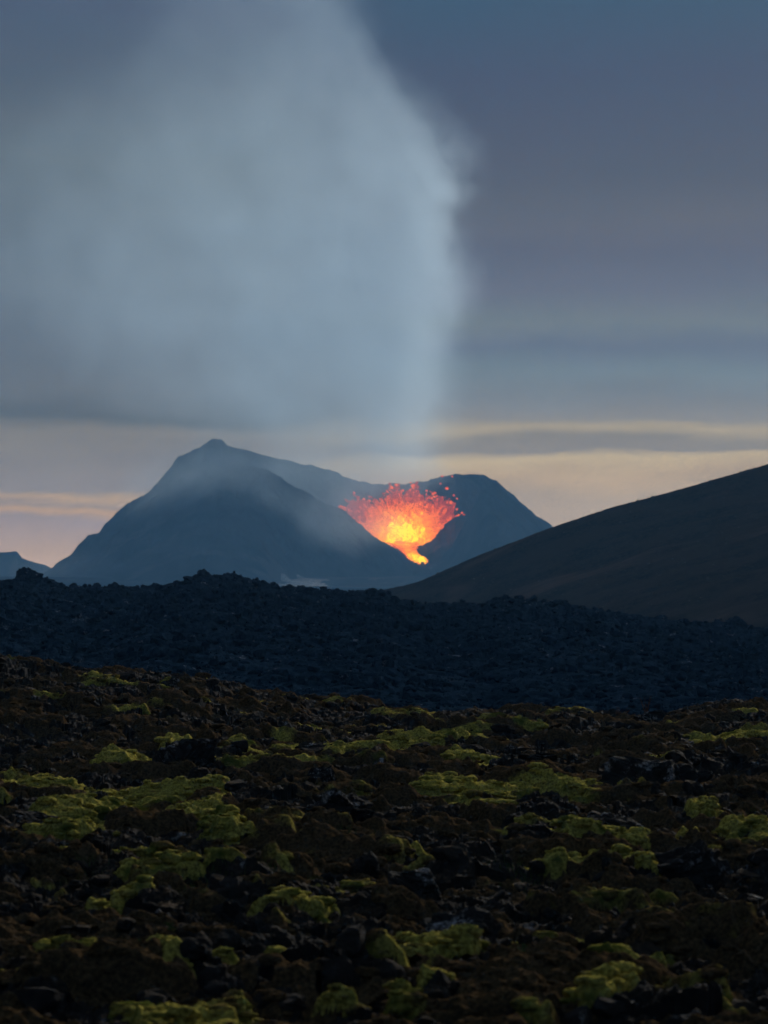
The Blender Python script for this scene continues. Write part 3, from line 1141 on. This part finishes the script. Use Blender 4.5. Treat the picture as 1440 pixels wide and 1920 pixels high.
m, nt, b, out = newmat('smoke')
nt.nodes.remove(b)
SX0, SX1, SZ1 = -1900., 420., 1500.
SY0, SY1 = 4580., 5480.
P = N(nt, 'ShaderNodeTexCoord').outputs['Object']
sep = N(nt, 'ShaderNodeSeparateXYZ')
L(nt, P, sep.inputs[0])
sx, sy, sz = sep.outputs
kx = 5050 / F


def curve(pts, v):
    n = N(nt, 'ShaderNodeFloatCurve')
    c = n.mapping.curves[0]
    c.points[0].location = pts[0]
    c.points[1].location = pts[-1]
    for p in pts[1:-1]:
        c.points.new(*p)
    n.mapping.update()
    L(nt, v, n.inputs['Value'])
    return n.outputs[0]


def edge_curve(pp):
    # (px, py) -> curve of x against height
    pts = sorted([((EYE + (HOR - py) * kx) / SZ1, ((px - 720) * kx - SX0) / (SX1 - SX0)) for px, py in pp])
    pts = [(max(0, min(1, a)), max(0, min(1, b_))) for a, b_ in pts]
    t = mth(nt, 'DIVIDE', sz, SZ1)
    return mth(nt, 'ADD', mth(nt, 'MULTIPLY', curve(pts, t), SX1 - SX0), SX0)


xe = edge_curve([(835, 1095), (850, 960), (872, 880), (880, 780), (880, 640), (888, 500), (900, 400), (880, 300), (800, 200), (735, 100), (680, 0), (600, -150), (480, -330)])
xl = edge_curve([(760, 1095), (690, 1000), (560, 920), (430, 840), (170, 760), (0, 660), (-200, 520), (-230, 350), (-100, 200), (40, 100), (120, 0), (150, -330)])
nw = N(nt, 'ShaderNodeTexNoise')
nw.inputs['Scale'].default_value = .0062
nw.inputs['Detail'].default_value = 5
nw.inputs['Roughness'].default_value = .55
L(nt, P, nw.inputs['Vector'])
warp = mth(nt, 'MULTIPLY', mth(nt, 'SUBTRACT', nw.outputs[0], .5), 300.)
xw = mth(nt, 'ADD', sx, warp)
wr = mrange(nt, sz, 150, 800, 190, 65, False)
nf = N(nt, 'ShaderNodeTexNoise')
nf.inputs['Scale'].default_value = .017
nf.inputs['Detail'].default_value = 4
nf.inputs['Distortion'].default_value = .6
L(nt, P, nf.inputs['Vector'])
fine = mth(nt, 'SUBTRACT', nf.outputs[0], .5)
right = mrange(nt, mth(nt, 'DIVIDE', mth(nt, 'ADD', mth(nt, 'SUBTRACT', xe, xw), mth(nt, 'MULTIPLY', fine, 130.)), wr), 0, 1)
left = mrange(nt, mth(nt, 'DIVIDE', mth(nt, 'SUBTRACT', xw, xl), 560.), -.2, 1)
left = mth(nt, 'MULTIPLY', mth(nt, 'MAXIMUM', left, mrange(nt, sz, 300, 600, 0, .22)), mrange(nt, sx, -1950, -1500))
g = mth(nt, 'DIVIDE', mth(nt, 'SUBTRACT', sy, 5090.), 210.)
gy = mrange(nt, mth(nt, 'ABSOLUTE', g), 0, 1.7, 1, 0)
inner = mth(nt, 'MULTIPLY', mrange(nt, mth(nt, 'ADD', nw.outputs[0], mth(nt, 'MULTIPLY', fine, .6)), .28, .72, .35, 1.5, False), mrange(nt, mth(nt, 'SUBTRACT', xe, sx), 0, 800, 1.22, .6))
lowf = mrange(nt, sz, 150, 480, .85, 1)
topf = mrange(nt, sz, 480, 1150, 1, .18)
den = mth(nt, 'MULTIPLY', mth(nt, 'MULTIPLY', right, left), mth(nt, 'MULTIPLY', gy, inner))
den = mth(nt, 'MULTIPLY', mth(nt, 'MULTIPLY', den, lowf), topf)
den = mth(nt, 'MULTIPLY', den, .0035)


def puff(px, py, y, rx, ry, rz, amt):
    v = N(nt, 'ShaderNodeVectorMath', operation='SUBTRACT')
    nd = N(nt, 'ShaderNodeTexNoise')
    nd.inputs['Scale'].default_value = .011
    nd.inputs['Detail'].default_value = 3
    L(nt, P, nd.inputs['Vector'])
    L(nt, P, v.inputs[0])
    v.inputs[1].default_value = (wx(px, y), y, wz(py, y))
    w = N(nt, 'ShaderNodeVectorMath', operation='DIVIDE')
    L(nt, v.outputs[0], w.inputs[0])
    w.inputs[1].default_value = (rx, ry, rz)
    ln = N(nt, 'ShaderNodeVectorMath', operation='LENGTH')
    L(nt, w.outputs[0], ln.inputs[0])
    q = mth(nt, 'ADD', ln.outputs['Value'], mth(nt, 'MULTIPLY', mth(nt, 'SUBTRACT', nd.outputs[0], .5), 1.5))
    return mth(nt, 'MULTIPLY', mrange(nt, q, .1, 1, 1, 0), amt)


for a in ((765, 870, 5090, 95, 60, 60, .0026), (400, 895, 4850, 190, 140, 110, .0032), (330, 930, 4800, 130, 110, 70, .0022), (610, 905, 5040, 190, 100, 90, .0036), (640, 990, 4780, 130, 110, 75, .0048),
          (560, 950, 4800, 130, 110, 60, .0022), (170, 1080, 4750, 190, 120, 55, .0022)):
    den = mth(nt, 'ADD', den, puff(*a))
pv = N(nt, 'ShaderNodeVolumePrincipled')
pv.inputs['Color'].default_value = (.69, .86, 1.0, 1)
pv.inputs['Anisotropy'].default_value = .6
L(nt, den, pv.inputs['Density'])
L(nt, pv.outputs[0], out.inputs['Volume'])
o = box('smoke_plume', (SX0 - 100, SY0, 12), (SX1, SY1, SZ1), m)
tag(o, 'tall blue grey plume of volcanic smoke leaning left from the crater', 'smoke', kind='stuff')

# ------------------------------------------------------------------ sky
SUN_EL, SUN_AZ = 22., 20.      # azimuth from +Y, negative to the left
w = bpy.data.worlds.new('World')
C.world = w
w.use_nodes = True
nt = w.node_tree
for n_ in list(nt.nodes):
    nt.nodes.remove(n_)
out = N(nt, 'ShaderNodeOutputWorld')
bgd = N(nt, 'ShaderNodeBackground')
L(nt, bgd.outputs[0], out.inputs[0])
sky = N(nt, 'ShaderNodeTexSky')
sky.sky_type = 'NISHITA'
sky.sun_disc = False
sky.sun_elevation = R(SUN_EL)
sky.sun_rotation = R(SUN_AZ)
sky.dust_density = 2.5
tc = N(nt, 'ShaderNodeTexCoord').outputs['Generated']
sp_ = N(nt, 'ShaderNodeSeparateXYZ')
L(nt, tc, sp_.inputs[0])
dx, dy, dz = sp_.outputs
az = mth(nt, 'ARCTAN2', dx, dy)
hor = mth(nt, 'SQRT', mth(nt, 'ADD', mth(nt, 'MULTIPLY', dx, dx), mth(nt, 'MULTIPLY', dy, dy)))
el = mth(nt, 'DIVIDE', dz, mth(nt, 'MAXIMUM', hor, .001))       # tan(elevation)
cv = N(nt, 'ShaderNodeCombineXYZ')
L(nt, mth(nt, 'MULTIPLY', az, 14.), cv.inputs[0])
L(nt, mth(nt, 'MULTIPLY', el, 85.), cv.inputs[1])
st1 = noise(nt, cv.outputs[0], 1.0, 5, .55, .3)
cv2 = N(nt, 'ShaderNodeCombineXYZ')
L(nt, mth(nt, 'MULTIPLY', az, 10.), cv2.inputs[0])
L(nt, mth(nt, 'MULTIPLY', el, 30.), cv2.inputs[1])
cv2.inputs[2].default_value = 3.3
st2 = noise(nt, cv2.outputs[0], 1.0, 4, .5, .2)


def pe(y):           # picture row -> tan(elevation)
    return (HOR - y) / F


def lin(c):
    return tuple((((v / 255.) / 12.92) if v / 255. <= .04045 else ((v / 255. + .055) / 1.055) ** 2.4) for v in c)


ew = mth(nt, 'ADD', el, mth(nt, 'ADD', mth(nt, 'MULTIPLY', mth(nt, 'SUBTRACT', st1, .5), .012), mth(nt, 'MULTIPLY', mth(nt, 'SUBTRACT', st2, .5), .016)))
EMAX = .30


def skyramp(rows):
    f = mth(nt, 'DIVIDE', ew, EMAX, clamp=True)
    return ramp(nt, f, [(max(0, pe(y)) / EMAX, c) for y, c in rows], 'LINEAR')


# rows: (height in the picture, linear radiance of the cloud deck there)
right_rows = [(1090, (1.0447, 0.7506, 0.4752)), (1000, (0.8722, 0.6071, 0.3972)), (930, (0.7729, 0.5593, 0.361)), (893, (0.9406, 0.6304, 0.3295)), (862, (1.1138, 0.8062, 0.3957)), (848, (0.4742, 0.375, 0.2785)), (830, (0.4966, 0.3904, 0.2641)), (808, (0.8286, 0.6196, 0.3269)), (790, (0.4772, 0.4025, 0.3172)), (745, (0.3344, 0.3276, 0.3046)), (690, (0.2749, 0.3164, 0.3126)), (650, (0.2048, 0.2079, 0.2456)), (600, (0.2612, 0.2627, 0.2296)), (550, (0.2167, 0.1796, 0.1946)), (480, (0.1676, 0.1144, 0.114)), (400, (0.1593, 0.1018, 0.0688)), (330, (0.1019, 0.0522, 0.0271)), (150, (0.0489, 0.0, 0.0)), (0, (0.0035, 0.0, 0.0)), (-340, (0.0035, 0.0, 0.0))]
left_rows = [(1090, (1.6122, 1.0003, 0.6407)), (1040, (0.9599, 0.6343, 0.4365)), (970, (0.6166, 0.4682, 0.4347)), (958, (1.0644, 0.6294, 0.2951)), (948, (0.5823, 0.4374, 0.3712)), (930, (0.9546, 0.6123, 0.3159)), (918, (0.4905, 0.4001, 0.351)), (860, (0.4303, 0.3511, 0.2857)), (818, (0.4476, 0.3584, 0.254)), (795, (0.1829, 0.1671, 0.1322)), (740, (0.2414, 0.2128, 0.1781)), (640, (0.18, 0.1553, 0.1332)), (300, (0.1281, 0.0876, 0.0104)), (0, (0.0614, 0.0085, 0.0)), (-340, (0.0614, 0.0085, 0.0))]
rr_ = skyramp(right_rows)
ll_ = skyramp(left_rows)
fz = mrange(nt, mth(nt, 'ADD', az, mth(nt, 'MULTIPLY', mth(nt, 'SUBTRACT', st2, .5), .05)), -.06, .03)
cloud = mixc(nt, fz, ll_, rr_)
# low streaks
sm = mrange(nt, st1, .35, .65, .92, 1.08, False)
sm2 = mrange(nt, st2, .35, .65, .92, 1.08, False)
cb = N(nt, 'ShaderNodeVectorMath', operation='SCALE')
L(nt, cloud, cb.inputs[0])
L(nt, mth(nt, 'MULTIPLY', sm, sm2), cb.inputs['Scale'])
cloud = cb.outputs[0]
# the deck high overhead: brighter towards the hidden sun, dim behind the camera
sund = (math.sin(R(SUN_AZ)) * math.cos(R(SUN_EL)), math.cos(R(SUN_AZ)) * math.cos(R(SUN_EL)), math.sin(R(SUN_EL)))
dt = N(nt, 'ShaderNodeVectorMath', operation='DOT_PRODUCT')
L(nt, tc, dt.inputs[0])
dt.inputs[1].default_value = sund
glow = mrange(nt, dt.outputs['Value'], .3, 1.0, .0, 1.0)
over = mixc(nt, glow, (.07, .09, .125), (.20, .235, .29))
front = mrange(nt, el, .24, .55)
allc = mixc(nt, front, cloud, over)
back = mrange(nt, dy, .25, -.55)
allc = mixc(nt, back, allc, (.045, .06, .085))
below = mrange(nt, el, -.004, -.02)
allc = mixc(nt, below, allc, (.01, .012, .015))
# a trace of the clear sky shows through the deck
skc = N(nt, 'ShaderNodeVectorMath', operation='SCALE')
L(nt, sky.outputs[0], skc.inputs[0])
skc.inputs['Scale'].default_value = .05
fin = mixc(nt, .03, allc, skc.outputs[0])
bs_ = N(nt, 'ShaderNodeVectorMath', operation='SCALE')
L(nt, fin, bs_.inputs[0])
bs_.inputs['Scale'].default_value = 10.0
L(nt, bs_.outputs[0], bgd.inputs[0])
bgd.inputs[1].default_value = .1

sl = bpy.data.lights.new('sun', 'SUN')
sl.energy = 3.6
sl.angle = R(8)
sl.color = (1, .93, .82)
so = bpy.data.objects.new('sun', sl)
COL.objects.link(so)
from mathutils import Vector
so.rotation_euler = Vector(sund).to_track_quat('Z', 'Y').to_euler()
so.location = (0, 0, 60)

# ------------------------------------------------------------------ camera
cam = bpy.data.cameras.new('camera')
co = bpy.data.objects.new('camera', cam)
COL.objects.link(co)
co.location = (0, 0, EYE)
co.rotation_euler = (R(90), 0, 0)
cam.sensor_fit = 'VERTICAL'
cam.sensor_height = 36
cam.sensor_width = 27
cam.lens = F / 1920 * 36
cam.shift_y = (HOR - 960) / 1920
cam.clip_start = .5
cam.clip_end = 40000
cam.dof.use_dof = True
cam.dof.focus_distance = 100
cam.dof.aperture_fstop = cam.lens / 52.
C.camera = co

C.view_settings.view_transform = 'Standard'
C.view_settings.look = 'None'
C.view_settings.exposure = 0
C.view_settings.gamma = 1
C.render.engine = 'CYCLES'
cy = C.cycles
cy.use_denoising = True
cy.use_adaptive_sampling = True
cy.adaptive_threshold = .035
cy.adaptive_min_samples = 24
cy.denoiser = 'OPENIMAGEDENOISE'
cy.max_bounces = 4
cy.diffuse_bounces = 2
cy.glossy_bounces = 1
cy.volume_bounces = 2
cy.volume_step_rate = .27
cy.volume_max_steps = 256
cy.use_light_tree = True
cy.sample_clamp_indirect = 4
